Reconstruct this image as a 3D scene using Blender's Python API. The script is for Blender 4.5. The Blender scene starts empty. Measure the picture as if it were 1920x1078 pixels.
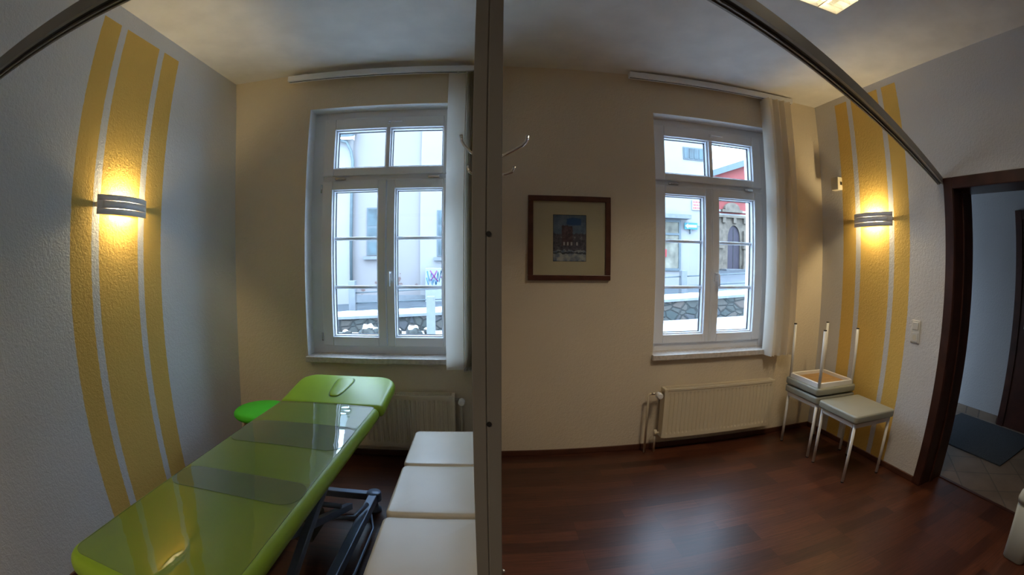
import bpy, bmesh, math, random
from mathutils import Vector, Matrix, Euler
random.seed(7)
PI = math.pi
sc = bpy.context.scene
COL = sc.collection

# ---------------------------------------------------------------- materials
def nt(name):
    m = bpy.data.materials.new(name); m.use_nodes = True
    t = m.node_tree
    return m, t, t.nodes['Principled BSDF']

def L(t, a, b): t.links.new(a, b)

def obj_coord(t, scale=(1, 1, 1), rot=(0, 0, 0)):
    tc = t.nodes.new('ShaderNodeTexCoord'); mp = t.nodes.new('ShaderNodeMapping')
    mp.inputs['Scale'].default_value = scale; mp.inputs['Rotation'].default_value = rot
    L(t, tc.outputs['Object'], mp.inputs['Vector'])
    return mp.outputs['Vector']

def noise(t, vec, scale, detail=3, rough=.5):
    n = t.nodes.new('ShaderNodeTexNoise'); n.inputs['Scale'].default_value = scale
    n.inputs['Detail'].default_value = detail; n.inputs['Roughness'].default_value = rough
    L(t, vec, n.inputs['Vector'])
    return n.outputs['Fac']

def ramp(t, fac, stops):
    r = t.nodes.new('ShaderNodeValToRGB'); e = r.color_ramp.elements
    while len(e) < len(stops): e.new(.5)
    for el, (p, c) in zip(e, stops):
        el.position = p; el.color = (*c, 1)
    L(t, fac, r.inputs['Fac'])
    return r.outputs['Color']

def bump(t, b, h, strength, dist=.01):
    n = t.nodes.new('ShaderNodeBump'); n.inputs['Strength'].default_value = strength
    n.inputs['Distance'].default_value = dist
    L(t, h, n.inputs['Height']); L(t, n.outputs['Normal'], b.inputs['Normal'])

def mat(name, col, rough=.6, metal=0, var=.06, vs=6, bs=0, bscale=200, bd=.002, spec=.5, coat=0, emit=None, es=0):
    m, t, b = nt(name)
    v = obj_coord(t)
    c0 = tuple(max(0, x * (1 - var)) for x in col); c1 = tuple(min(1, x * (1 + var)) for x in col)
    L(t, ramp(t, noise(t, v, vs), [(.3, c0), (.7, c1)]), b.inputs['Base Color'])
    b.inputs['Roughness'].default_value = rough; b.inputs['Metallic'].default_value = metal
    b.inputs['Specular IOR Level'].default_value = spec
    b.inputs['Coat Weight'].default_value = coat; b.inputs['Coat Roughness'].default_value = .1
    if bs: bump(t, b, noise(t, v, bscale, 4), bs, bd)
    if emit:
        b.inputs['Emission Color'].default_value = (*emit, 1); b.inputs['Emission Strength'].default_value = es
    return m

def math_node(t, op, a, b=None, c=None):
    n = t.nodes.new('ShaderNodeMath'); n.operation = op
    for i, x in enumerate((a, b, c)):
        if x is None: continue
        if isinstance(x, (int, float)): n.inputs[i].default_value = x
        else: L(t, x, n.inputs[i])
    return n.outputs[0]

def band(t, s, lo, hi):
    return math_node(t, 'MULTIPLY', math_node(t, 'GREATER_THAN', s, lo), math_node(t, 'LESS_THAN', s, hi))

def wall_mat(name, col, stripes=None, ztop=2.7, ycol=(.78, .52, .14), reveal=None):
    m, t, b = nt(name)
    v = obj_coord(t)
    base = ramp(t, noise(t, v, 3), [(.3, tuple(x * .97 for x in col)), (.7, col)])
    if stripes:
        sx = t.nodes.new('ShaderNodeSeparateXYZ')
        wob = math_node(t, 'MULTIPLY', math_node(t, 'SUBTRACT', noise(t, v, 60, 2), .5), .008)
        L(t, v, sx.inputs[0]); y = math_node(t, 'ADD', sx.outputs[1], wob); z = sx.outputs[2]
        tot = None
        for lo, hi in stripes:
            s = band(t, y, lo, hi); tot = s if tot is None else math_node(t, 'ADD', tot, s)
        tot = math_node(t, 'MULTIPLY', tot, math_node(t, 'LESS_THAN', z, ztop))
        mx = t.nodes.new('ShaderNodeMix'); mx.data_type = 'RGBA'
        L(t, tot, mx.inputs['Factor']); L(t, base, mx.inputs['A'])
        L(t, ramp(t, noise(t, v, 5), [(.3, tuple(x * .95 for x in ycol)), (.7, ycol)]), mx.inputs['B'])
        base = mx.outputs['Result']
    if reveal:                                   # the window reveals are painted plain white
        sy = t.nodes.new('ShaderNodeSeparateXYZ'); L(t, v, sy.inputs[0])
        mx = t.nodes.new('ShaderNodeMix'); mx.data_type = 'RGBA'
        L(t, math_node(t, 'GREATER_THAN', sy.outputs[1], reveal), mx.inputs['Factor']); L(t, base, mx.inputs['A'])
        mx.inputs['B'].default_value = (.82, .83, .85, 1); base = mx.outputs['Result']
    L(t, base, b.inputs['Base Color'])
    b.inputs['Roughness'].default_value = .85; b.inputs['Specular IOR Level'].default_value = .25
    h = math_node(t, 'ADD', noise(t, v, 48, 3, .6), math_node(t, 'MULTIPLY', noise(t, v, 110, 2), .6))
    bump(t, b, h, .6, .005)
    return m

def floor_mat():
    m, t, b = nt('wood_plank_floor')
    v = obj_coord(t)
    br = t.nodes.new('ShaderNodeTexBrick')
    br.inputs['Scale'].default_value = 1; br.inputs['Brick Width'].default_value = .47; br.inputs['Row Height'].default_value = .085
    br.inputs['Mortar Size'].default_value = .0008; br.inputs['Mortar Smooth'].default_value = .2
    br.inputs['Color1'].default_value = (.098, .031, .015, 1); br.inputs['Color2'].default_value = (.042, .013, .008, 1)
    br.inputs['Mortar'].default_value = (.02, .008, .005, 1); br.offset = .37; br.offset_frequency = 3; br.inputs['Bias'].default_value = 0
    L(t, v, br.inputs['Vector'])
    g = noise(t, obj_coord(t, (2.5, 40, 1)), 2.2, 5, .65)
    mx = t.nodes.new('ShaderNodeMix'); mx.data_type = 'RGBA'; mx.blend_type = 'MULTIPLY'; mx.inputs['Factor'].default_value = .8
    L(t, br.outputs['Color'], mx.inputs['A'])
    L(t, ramp(t, g, [(.3, (.42, .40, .38)), (.65, (1.25, 1.2, 1.15))]), mx.inputs['B'])
    L(t, mx.outputs['Result'], b.inputs['Base Color'])
    b.inputs['Roughness'].default_value = .36
    bump(t, b, g, .08, .002)
    return m

def tile_mat():
    m, t, b = nt('hall_tiles')
    br = t.nodes.new('ShaderNodeTexBrick'); br.offset = 0
    br.inputs['Scale'].default_value = 1; br.inputs['Brick Width'].default_value = .31; br.inputs['Row Height'].default_value = .31
    br.inputs['Mortar Size'].default_value = .006
    br.inputs['Color1'].default_value = (.22, .165, .12, 1); br.inputs['Color2'].default_value = (.18, .135, .10, 1); br.inputs['Mortar'].default_value = (.11, .09, .07, 1)
    L(t, obj_coord(t, rot=(0, 0, PI / 4)), br.inputs['Vector'])
    mx = t.nodes.new('ShaderNodeMix'); mx.data_type = 'RGBA'; mx.blend_type = 'MULTIPLY'; mx.inputs['Factor'].default_value = .6
    L(t, br.outputs['Color'], mx.inputs['A'])
    L(t, ramp(t, noise(t, obj_coord(t), 5, 5), [(.3, (.65, .62, .6)), (.7, (1.1, 1.1, 1.1))]), mx.inputs['B'])
    L(t, mx.outputs['Result'], b.inputs['Base Color']); b.inputs['Roughness'].default_value = .45
    return m

def glass_mat(name, tint=(.965, .985, .99), rough=0, haze=0, hcol=(.5, .5, .5), ior=1.45, wav=0, ws=12, gl=1, bands=None):
    m = bpy.data.materials.new(name); m.use_nodes = True; t = m.node_tree; t.nodes.clear()
    out = t.nodes.new('ShaderNodeOutputMaterial')
    tr = t.nodes.new('ShaderNodeBsdfTransparent'); tr.inputs[0].default_value = (*tint, 1)
    g = t.nodes.new('ShaderNodeBsdfGlossy'); g.inputs['Roughness'].default_value = rough
    lw = t.nodes.new('ShaderNodeLayerWeight'); lw.inputs[0].default_value = .5
    f0 = ((ior - 1) / (ior + 1)) ** 2
    fr = math_node(t, 'MULTIPLY_ADD', math_node(t, 'POWER', lw.outputs['Facing'], 5), 1 - f0, f0)
    v = obj_coord(t)
    if wav:
        n = t.nodes.new('ShaderNodeBump'); n.inputs['Strength'].default_value = wav; n.inputs['Distance'].default_value = .01
        L(t, noise(t, v, ws, 2), n.inputs['Height']); L(t, n.outputs[0], g.inputs['Normal'])
    a = tr.outputs[0]
    if haze:
        d = t.nodes.new('ShaderNodeBsdfDiffuse'); d.inputs[0].default_value = (*hcol, 1)
        mx = t.nodes.new('ShaderNodeMixShader'); mx.inputs[0].default_value = haze
        if bands:                                # sheets lying over another sheet trap air and look milkier
            sy = t.nodes.new('ShaderNodeSeparateXYZ'); L(t, v, sy.inputs[0]); tot = haze
            for lo, hi, k in bands: tot = math_node(t, 'MULTIPLY_ADD', band(t, sy.outputs[1], lo, hi), k, tot)
            L(t, tot, mx.inputs[0])
        L(t, a, mx.inputs[1]); L(t, d.outputs[0], mx.inputs[2]); a = mx.outputs[0]
    m2 = t.nodes.new('ShaderNodeMixShader')
    L(t, math_node(t, 'MULTIPLY', fr, gl), m2.inputs[0]); L(t, a, m2.inputs[1]); L(t, g.outputs[0], m2.inputs[2])
    L(t, m2.outputs[0], out.inputs[0])
    return m

def translucent_mat(name, col, tl=.45):
    m, t, b = nt(name)
    L(t, ramp(t, noise(t, obj_coord(t, (60, 60, 3)), 3), [(.3, tuple(x * .95 for x in col)), (.7, col)]), b.inputs['Base Color'])
    b.inputs['Roughness'].default_value = .8
    tr = t.nodes.new('ShaderNodeBsdfTranslucent'); tr.inputs[0].default_value = (*col, 1)
    mx = t.nodes.new('ShaderNodeMixShader'); mx.inputs[0].default_value = tl
    out = t.nodes['Material Output']
    L(t, b.outputs[0], mx.inputs[1]); L(t, tr.outputs[0], mx.inputs[2]); L(t, mx.outputs[0], out.inputs[0])
    return m

def stone_mat(name):
    m, t, b = nt(name)
    v = obj_coord(t)
    vo = t.nodes.new('ShaderNodeTexVoronoi'); vo.inputs['Scale'].default_value = 3.1; vo.inputs['Randomness'].default_value = .9
    ve = t.nodes.new('ShaderNodeTexVoronoi'); ve.feature = 'DISTANCE_TO_EDGE'; ve.inputs['Scale'].default_value = 3.1; ve.inputs['Randomness'].default_value = .9
    mp = obj_coord(t, (1, 1, 1.4))
    L(t, mp, vo.inputs['Vector']); L(t, mp, ve.inputs['Vector'])
    sp = t.nodes.new('ShaderNodeSeparateColor'); L(t, vo.outputs['Color'], sp.inputs[0])
    cc = ramp(t, sp.outputs[0], [(0, (.030, .038, .036)), (.5, (.052, .050, .043)), (.8, (.068, .054, .045)), (1, (.04, .044, .048))])
    mx = t.nodes.new('ShaderNodeMix'); mx.data_type = 'RGBA'
    L(t, math_node(t, 'LESS_THAN', ve.outputs['Distance'], .05), mx.inputs['Factor']); L(t, cc, mx.inputs['A'])
    mx.inputs['B'].default_value = (.022, .024, .022, 1)
    L(t, mx.outputs['Result'], b.inputs['Base Color']); b.inputs['Roughness'].default_value = .9
    bump(t, b, math_node(t, 'MINIMUM', ve.outputs['Distance'], .12), 1, .3)
    return m

def plaster_damaged(name):
    m, t, b = nt(name)
    v = obj_coord(t)
    sx = t.nodes.new('ShaderNodeSeparateXYZ'); L(t, v, sx.inputs[0])
    n = noise(t, v, 1.6, 6, .65)
    # flaking paint low on the wall: more of it towards the plinth
    lim = math_node(t, 'ADD', .55, math_node(t, 'MULTIPLY', math_node(t, 'MAXIMUM', math_node(t, 'SUBTRACT', sx.outputs[2], .25), 0), .12))
    f = math_node(t, 'GREATER_THAN', n, lim)
    mx = t.nodes.new('ShaderNodeMix'); mx.data_type = 'RGBA'
    L(t, f, mx.inputs['Factor'])
    mx.inputs['A'].default_value = (.19, .175, .172, 1); mx.inputs['B'].default_value = (.11, .07, .06, 1)
    L(t, mx.outputs['Result'], b.inputs['Base Color']); b.inputs['Roughness'].default_value = .9
    return m

def painting_mat():
    m, t, b = nt('watercolour_print')
    v = obj_coord(t)
    sx = t.nodes.new('ShaderNodeSeparateXYZ'); L(t, v, sx.inputs[0])
    X, Z = sx.outputs[0], sx.outputs[2]                      # X -.113...113, Z -.157...157
    w = math_node(t, 'MULTIPLY', math_node(t, 'SUBTRACT', noise(t, v, 30, 4, .7), .5), .05)
    Zw = math_node(t, 'ADD', Z, w); Xw = math_node(t, 'ADD', X, math_node(t, 'MULTIPLY', w, .5))
    def mix(f, a, c):
        mx = t.nodes.new('ShaderNodeMix'); mx.data_type = 'RGBA'; L(t, f, mx.inputs['Factor']); L(t, a, mx.inputs['A'])
        if isinstance(c, tuple): mx.inputs['B'].default_value = (*c, 1)
        else: L(t, c, mx.inputs['B'])
        return mx.outputs['Result']
    c = ramp(t, noise(t, v, 14, 5, .6), [(.3, (.06, .09, .16)), (.5, (.12, .17, .25)), (.7, (.22, .26, .32))])
    blob = math_node(t, 'MULTIPLY', band(t, Zw, .09, .135), band(t, Xw, -.02, .08)); c = mix(blob, c, (.02, .08, .22))
    c = mix(math_node(t, 'LESS_THAN', Zw, .03), c, ramp(t, noise(t, v, 40, 4, .8), [(.35, (.03, .03, .05)), (.6, (.13, .11, .14)), (.72, (.5, .48, .5))]))
    c = mix(math_node(t, 'MULTIPLY', band(t, Zw, -.05, .085), band(t, Xw, -.055, .02)), c, ramp(t, noise(t, v, 55, 3), [(.4, (.06, .03, .04)), (.7, (.16, .09, .10))]))
    c = mix(math_node(t, 'LESS_THAN', Zw, -.085), c, ramp(t, noise(t, v, 25, 4), [(.35, (.12, .16, .25)), (.6, (.5, .48, .45))]))
    c = mix(band(t, Zw, -.105, -.095), c, (.04, .05, .07))
    for wx in (-.045, -.02, .006, .045):
        c = mix(math_node(t, 'MULTIPLY', band(t, Z, -.05, -.027), band(t, X, wx, wx + .012)), c, (.5, .45, .45))
    L(t, c, b.inputs['Base Color']); b.inputs['Roughness'].default_value = .6
    return m

M = {}
M['wall_side'] = wall_mat('wall_paint_left', (.70, .70, .70), [(1.455, 1.606), (1.661, 1.976), (2.028, 2.188)], 2.69)
M['wall_right'] = wall_mat('wall_paint_right', (.66, .65, .65), [(2.528, 2.672), (2.175, 2.475), (1.977, 2.125)], 2.735)
M['wall_back'] = wall_mat('wall_paint_cream', (.72, .63, .49), reveal=2.934)
M['wall_plain'] = wall_mat('wall_paint_plain', (.50, .49, .47))
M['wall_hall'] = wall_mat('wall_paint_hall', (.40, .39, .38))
M['ceiling'] = mat('ceiling_paint', (.72, .70, .67), .9, bs=.1, bscale=150)
M['floor'] = floor_mat(); M['tiles'] = tile_mat()
M['darkwood'] = mat('dark_wood', (.045, .014, .009), .38, var=.3, vs=9)
M['base_wood'] = mat('baseboard_wood', (.085, .03, .017), .4, var=.2, vs=9)
M['pvc'] = mat('white_pvc', (.80, .82, .86), .35, var=.02)
M['marble'] = mat('sill_stone', (.62, .58, .54), .25, var=.14, vs=45)
M['glass'] = glass_mat('window_glass')
M['gasket'] = mat('rubber_gasket', (.03, .03, .035), .6)
M['steel'] = mat('brushed_steel', (.62, .62, .63), .25, 1, var=.03)
M['chrome'] = mat('chrome', (.72, .70, .68), .12, 1, var=.02)
M['lampmetal'] = mat('lamp_steel', (.86, .86, .88), .3, 0, var=.03)
M['lampinner'] = mat('lamp_reflector', (.85, .85, .8), .35, var=.02)
M['bulb'] = mat('halogen_bulb', (1, .9, .7), .5, emit=(1, .78, .42), es=850)
M['alu'] = mat('grey_aluminium', (.22, .205, .185), .55, .1, var=.04)
M['track'] = mat('track_grey', (.30, .29, .25), .45, .4, var=.05)
M['black'] = mat('black_plastic', (.012, .012, .012), .5)
M['panel'] = mat('panel_laminate', (.55, .53, .5), .5, var=.03)
M['lime'] = mat('lime_vinyl', (.26, .40, .016), .40, var=.05, bs=.08, bscale=350, bd=.001)
M['lime_dark'] = mat('lime_seam', (.07, .13, .008), .6)
M['film'] = glass_mat('clear_cover_film', (.945, .945, .945), .02, .008, (.32, .44, .36), 1.5, .12, 7, 1.35, ((.190, .455, .06), (-.245, -.085, .06)))
M['film_edge'] = mat('film_edge', (.14, .17, .10), .4)
M['bluegrey'] = mat('blue_grey_steel', (.17, .22, .31), .4, .3, var=.06)
M['green'] = mat('bright_green_fabric', (.055, .50, .012), .8, bs=.3, bscale=600)
M['beech'] = mat('bent_beech', (.33, .15, .06), .45, var=.15, vs=14)
M['cream_vinyl'] = mat('cream_vinyl', (.64, .56, .44), .38, var=.03, bs=.06, bscale=300)
M['grey_vinyl'] = mat('pale_grey_vinyl', (.28, .285, .24), .4, var=.04, bs=.06, bscale=300)
M['white_metal'] = mat('white_powder_coat', (.78, .77, .74), .4, var=.03)
M['ply'] = mat('seat_board', (.40, .24, .09), .7, var=.15, vs=12)
M['radiator'] = mat('radiator_enamel', (.70, .62, .46), .35, var=.02)
M['grill_dark'] = mat('radiator_inside', (.15, .13, .1), .8)
M['brass'] = mat('nickel_valve', (.55, .5, .42), .3, .9)
M['slat'] = translucent_mat('blind_fabric', (.84, .79, .70), .45)
M['ivory'] = mat('ivory_plastic', (.62, .57, .44), .4, var=.03)
M['switch'] = mat('switch_plastic', (.62, .60, .55), .35, var=.02)
M['frame_brown'] = mat('picture_frame_wood', (.085, .026, .014), .35, var=.25, vs=16)
M['mount'] = mat('cream_mount', (.62, .51, .32), .8, var=.03)
M['print'] = painting_mat()
M['mat'] = mat('grey_doormat', (.035, .042, .05), .95, var=.25, vs=70, bs=.5, bscale=500)
M['bin'] = mat('white_bin_plastic', (.42, .43, .39), .5, var=.03)
M['diffuser'] = mat('tube_light', (1, 1, 1), .5, emit=(1, .86, .62), es=9)
M['louvre'] = mat('louvre_metal', (.75, .74, .68), .25, .8)
M['lamp_housing'] = mat('lamp_housing', (.75, .72, .62), .4)
# outside
M['fac_white'] = mat('white_render', (.215, .21, .21), .9, var=.05, vs=1)
M['fac_pink'] = plaster_damaged('pale_flaking_render')
M['red'] = mat('red_render', (.24, .055, .05), .9, var=.12, vs=1.5)
M['sand'] = mat('sandstone', (.13, .105, .08), .9, var=.3, vs=3)
M['stone'] = stone_mat('rubble_stone')
M['snow'] = mat('snow', (.50, .51, .52), .7, var=.03, bs=.3, bscale=6, bd=.05)
M['road'] = mat('wet_road', (.045, .056, .065), .6, var=.3, vs=3)
M['grey_frame'] = mat('grey_window_frame', (.07, .09, .10), .6)
M['dark_glass'] = mat('dark_pane', (.035, .06, .07), .3, var=.5, vs=2.5)
M['door_violet'] = mat('old_door_paint', (.030, .022, .035), .6, var=.15, vs=5)
M['zinc'] = mat('zinc_sheet', (.08, .11, .12), .5, var=.1)
M['grey_post'] = mat('grey_concrete', (.13, .14, .15), .9, var=.1, vs=8)
M['box_white'] = mat('utility_box_paint', (.20, .215, .22), .7)
M['teal'] = mat('sign_blue', (.004, .13, .15), .4)
M['sign_white'] = mat('sign_white', (.26, .27, .27), .4)
M['sign_red'] = mat('sign_red', (.25, .015, .018), .5)
M['magenta'] = mat('spray_magenta', (.13, .02, .12), .6)
M['spray_blue'] = mat('spray_blue', (.01, .09, .17), .6)
M['interior'] = mat('shop_interior', (.14, .13, .10), .8, var=.6, vs=2)

# ---------------------------------------------------------------- geometry helpers
def box(bm, x0, x1, y0, y1, z0, z1, bev=0, seg=2, mi=0, mtx=None):
    vs = [bm.verts.new(((x0, x1)[i & 1], (y0, y1)[(i >> 1) & 1], (z0, z1)[(i >> 2) & 1])) for i in range(8)]
    fs = [bm.faces.new([vs[i] for i in q]) for q in ((0, 2, 3, 1), (4, 5, 7, 6), (0, 1, 5, 4), (2, 6, 7, 3), (0, 4, 6, 2), (1, 3, 7, 5))]
    if bev:
        r = bmesh.ops.bevel(bm, geom=list({e for f in fs for e in f.edges}), offset=bev, segments=seg, affect='EDGES', profile=.5)
        fs = list({f for f in r['faces']} | {f for f in fs if f.is_valid})
    vv = {v for f in fs if f.is_valid for v in f.verts}
    if mtx is not None: bmesh.ops.transform(bm, matrix=mtx, verts=list(vv))
    for f in fs:
        if f.is_valid: f.material_index = mi
    return vv

def tube(bm, pts, r, seg=12, caps=True, mi=0, flat=None):
    pts = [Vector(p) for p in pts]
    rs = r if isinstance(r, (list, tuple)) else [r] * len(pts)
    prev = None; rings = []
    for i, p in enumerate(pts):
        d = (pts[min(i + 1, len(pts) - 1)] - pts[max(i - 1, 0)]).normalized()
        if prev is None:
            u = d.orthogonal().normalized()
            if flat: u = (Vector(flat) - d * Vector(flat).dot(d)).normalized()
        else: u = (prev - d * prev.dot(d)).normalized()
        prev = u; w = d.cross(u)
        rings.append([bm.verts.new(p + (u * math.cos(2 * PI * k / seg) + w * math.sin(2 * PI * k / seg) * (flat and .35 or 1)) * rs[i]) for k in range(seg)])
    for a, b in zip(rings, rings[1:]):
        for k in range(seg):
            f = bm.faces.new((a[k], a[(k + 1) % seg], b[(k + 1) % seg], b[k])); f.smooth = True; f.material_index = mi
    if caps:
        f = bm.faces.new(rings[0][::-1]); f.material_index = mi
        f = bm.faces.new(rings[-1]); f.material_index = mi

def lathe(bm, prof, seg=40, c=(0, 0, 0), mi=0):
    rings = []
    for r, z in prof:
        rings.append([bm.verts.new((c[0] + r * math.cos(2 * PI * k / seg), c[1] + r * math.sin(2 * PI * k / seg), c[2] + z)) for k in range(seg)])
    for a, b in zip(rings, rings[1:]):
        for k in range(seg):
            f = bm.faces.new((a[k], a[(k + 1) % seg], b[(k + 1) % seg], b[k])); f.smooth = True; f.material_index = mi
    bm.faces.new(rings[0][::-1]).material_index = mi; bm.faces.new(rings[-1]).material_index = mi

def rring(hx0, hx1, hy0, hy1, rad, n=8):
    """rounded rectangle outline; rad = radii at (x1,y1),(x0,y1),(x0,y0),(x1,y0)"""
    out = []
    cs = [(hx1, hy1, 0), (hx0, hy1, 1), (hx0, hy0, 2), (hx1, hy0, 3)]
    for (x, y, q), r in zip(cs, rad):
        cx = x - r if q in (0, 3) else x + r; cy = y - r if q in (0, 1) else y + r
        for k in range(n + 1):
            a = q * PI / 2 + PI / 2 * k / n
            out.append((cx + r * math.cos(a), cy + r * math.sin(a)))
    return out

def cushion(bm, x0, x1, y0, y1, z0, z1, rad, edge=.02, n=8, crown=0, m=5, bottom_edge=None):
    """padded slab: rounded corners and rounded rim, optional crown on top"""
    be = edge if bottom_edge is None else bottom_edge
    prof = [(be * (1 - math.sin(PI / 2 * k / m)), z0 + be * (1 - math.cos(PI / 2 * k / m))) for k in range(m + 1)]
    prof += [(edge * (1 - math.cos(PI / 2 * k / m)), z1 - edge + edge * math.sin(PI / 2 * k / m)) for k in range(m + 1)]
    if crown:
        for k in range(1, 5):
            ins = edge + .03 * k; prof.append((ins, z1 + crown * math.sin(PI / 2 * k / 4)))
    rings = []
    for ins, z in prof:
        rr = [max(.004, r - ins) for r in rad]
        rings.append([bm.verts.new((x, y, z)) for x, y in rring(x0 + ins, x1 - ins, y0 + ins, y1 - ins, rr, n)])
    N = len(rings[0])
    for a, b in zip(rings, rings[1:]):
        for k in range(N):
            f = bm.faces.new((a[k], a[(k + 1) % N], b[(k + 1) % N], b[k])); f.smooth = True
    f = bm.faces.new(rings[-1]); f.smooth = True
    bm.faces.new(rings[0][::-1])

def prism(bm, pts2, axis, a, b, mi=0):
    """extrude a 2D outline along an axis (0=x,1=y,2=z)"""
    def P(p, t):
        return {0: (t, p[0], p[1]), 1: (p[0], t, p[1]), 2: (p[0], p[1], t)}[axis]
    A = [bm.verts.new(P(p, a)) for p in pts2]; B = [bm.verts.new(P(p, b)) for p in pts2]
    fs = [bm.faces.new(A[::-1]), bm.faces.new(B)]
    for k in range(len(A)):
        fs.append(bm.faces.new((A[k], A[(k + 1) % len(A)], B[(k + 1) % len(A)], B[k])))
    for f in fs: f.material_index = mi

def obj(name, bm, mats, parent=None, loc=(0, 0, 0), rot=(0, 0, 0), bevel=0, label=None, wn=False):
    bmesh.ops.recalc_face_normals(bm, faces=bm.faces)
    me = bpy.data.meshes.new(name); bm.to_mesh(me); bm.free()
    for m in (mats if isinstance(mats, (list, tuple)) else [mats]): me.materials.append(M[m])
    o = bpy.data.objects.new(name, me); COL.objects.link(o)
    o.location = loc; o.rotation_euler = rot
    if parent is not None: o.parent = parent
    if bevel:
        b = o.modifiers.new('Bevel', 'BEVEL'); b.width = bevel; b.segments = 2; b.limit_method = 'ANGLE'; b.angle_limit = math.radians(40)
    if label: o['label'] = label
    return o

def B(*boxes, **k):
    bm = bmesh.new()
    for b in boxes: box(bm, *b, **k)
    return bm

def thing(name, label, cat, loc=(0, 0, 0), rot=(0, 0, 0), group=None):
    o = bpy.data.objects.new(name, None); COL.objects.link(o); o.empty_display_size = .1
    o.location = loc; o.rotation_euler = rot
    o['label'] = label; o['category'] = cat
    if group: o['group'] = group
    return o

def tag(o, label, cat, group=None, kind=None):
    o['label'] = label; o['category'] = cat
    if group: o['group'] = group
    if kind: o['kind'] = kind
    return o

def struct(o, label=None, cat=None):
    o['kind'] = 'structure'
    if label: o['label'] = label
    if cat: o['category'] = cat
    return o

def dup(root, loc, rot=None, label=None, group=None):
    r = root.copy(); COL.objects.link(r); r.location = loc
    if rot is not None: r.rotation_euler = rot
    if label: r['label'] = label
    if group: r['group'] = group
    for ch in list(root.children):
        c = ch.copy(); COL.objects.link(c); c.parent = r
        for g in list(ch.children):
            d = g.copy(); COL.objects.link(d); d.parent = c
    return r

# ---------------------------------------------------------------- room dimensions (metres)
XL, XR, D, ZC, YR = -1.955, 2.813, 2.93, 2.79, -2.6
DO = 3.38                     # outer face of the window wall
W1 = (-1.271, -.121); W2 = (1.211, 2.285)
WZ0, WZ1 = .72, 2.505

# ---------------------------------------------------------------- shell
struct(obj('floor', B((XL - .3, 3.085, YR - .3, D + .45, -.12, 0)), 'floor'), 'dark reddish-brown wood plank floor', 'floor')
struct(obj('ceiling', B((XL - .3, 3.085, YR - .3, D + .45, ZC, ZC + .2)), 'ceiling'), 'plain white ceiling of the room', 'ceiling')
bm = bmesh.new(); box(bm, XL - .3, XL, YR, D, 0, ZC)
rows = []                                                    # the old wall swells softly into the corner
for i in range(15):
    z = ZC * i / 14
    bz = .105 * max(0, 1 - ((z - 1.35) / 1.45) ** 2) ** .8
    rows.append([bm.verts.new((XL + .0005 + bz * (k / 10) ** 2, 2.56 + .37 * k / 10, z)) for k in range(11)])
for a, b in zip(rows, rows[1:]):
    for k in range(10): bm.faces.new((a[k], a[k + 1], b[k + 1], b[k])).smooth = True
struct(obj('wall_left', bm, 'wall_side'), 'left white textured wall with three yellow painted stripes', 'wall')
bm = bmesh.new()
xs = [XL - .3, W1[0], W1[1], W2[0], W2[1], 3.085]
for i in range(5):
    if i in (1, 3):
        box(bm, xs[i], xs[i + 1], D, DO, 0, WZ0 - .02); box(bm, xs[i], xs[i + 1], D, DO, WZ1, ZC)
    else: box(bm, xs[i], xs[i + 1], D, DO, 0, ZC)
struct(obj('wall_back', bm, 'wall_back'), 'cream textured window wall with two window openings', 'wall')
# right wall with the doorway y .72 - 1.60
bm = bmesh.new()
box(bm, XR, 3.085, 1.60, D, 0, ZC); box(bm, XR, 3.085, YR, .70, 0, ZC); box(bm, XR, 3.085, .70, 1.60, 1.945, ZC)
struct(obj('wall_right', bm, 'wall_right'), 'right white textured wall with three yellow painted stripes and a doorway', 'wall')
struct(obj('wall_rear', B((XL - .3, 3.085, YR - .3, YR, 0, ZC)), 'wall_plain'), 'plain wall closing the room behind', 'wall')
# baseboards
struct(obj('baseboard_back', B((XL, XR, D - .014, D, 0, .042)), 'base_wood', bevel=.004), 'dark wood baseboard under the windows', 'baseboard')
struct(obj('baseboard_right', B((XR - .014, XR, 1.655, D - .014, 0, .042)), 'base_wood', bevel=.004), 'dark wood baseboard along the right wall', 'baseboard')
struct(obj('baseboard_left', B((XL, XL + .014, YR, D - .014, 0, .042)), 'base_wood', bevel=.004), 'dark wood baseboard along the left wall', 'baseboard')
# door frame
d1 = struct(thing('door_1', 'dark brown open doorway frame in the right wall', 'door frame'))
bm = bmesh.new()
box(bm, XR - .018, XR, 1.578, 1.652, 0, 1.995); box(bm, XR - .018, XR, .648, .722, 0, 1.995); box(bm, XR - .018, XR, .722, 1.578, 1.922, 1.995)
obj('casing', bm, 'darkwood', d1, bevel=.006)
bm = bmesh.new()
box(bm, XR, 3.10, 1.578, 1.60, 0, 1.945); box(bm, XR, 3.10, .70, .722, 0, 1.945); box(bm, XR, 3.10, .722, 1.578, 1.922, 1.945)
box(bm, 2.93, 2.955, 1.565, 1.578, 0, 1.922); box(bm, 2.93, 2.955, .722, .735, 0, 1.922)
obj('jamb', bm, 'darkwood', d1, bevel=.003)
struct(obj('trim_1', B((3.07, 3.10, .722, 1.578, -.002, .006)), 'darkwood'), 'dark threshold strip between plank floor and hall tiles', 'threshold')
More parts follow.
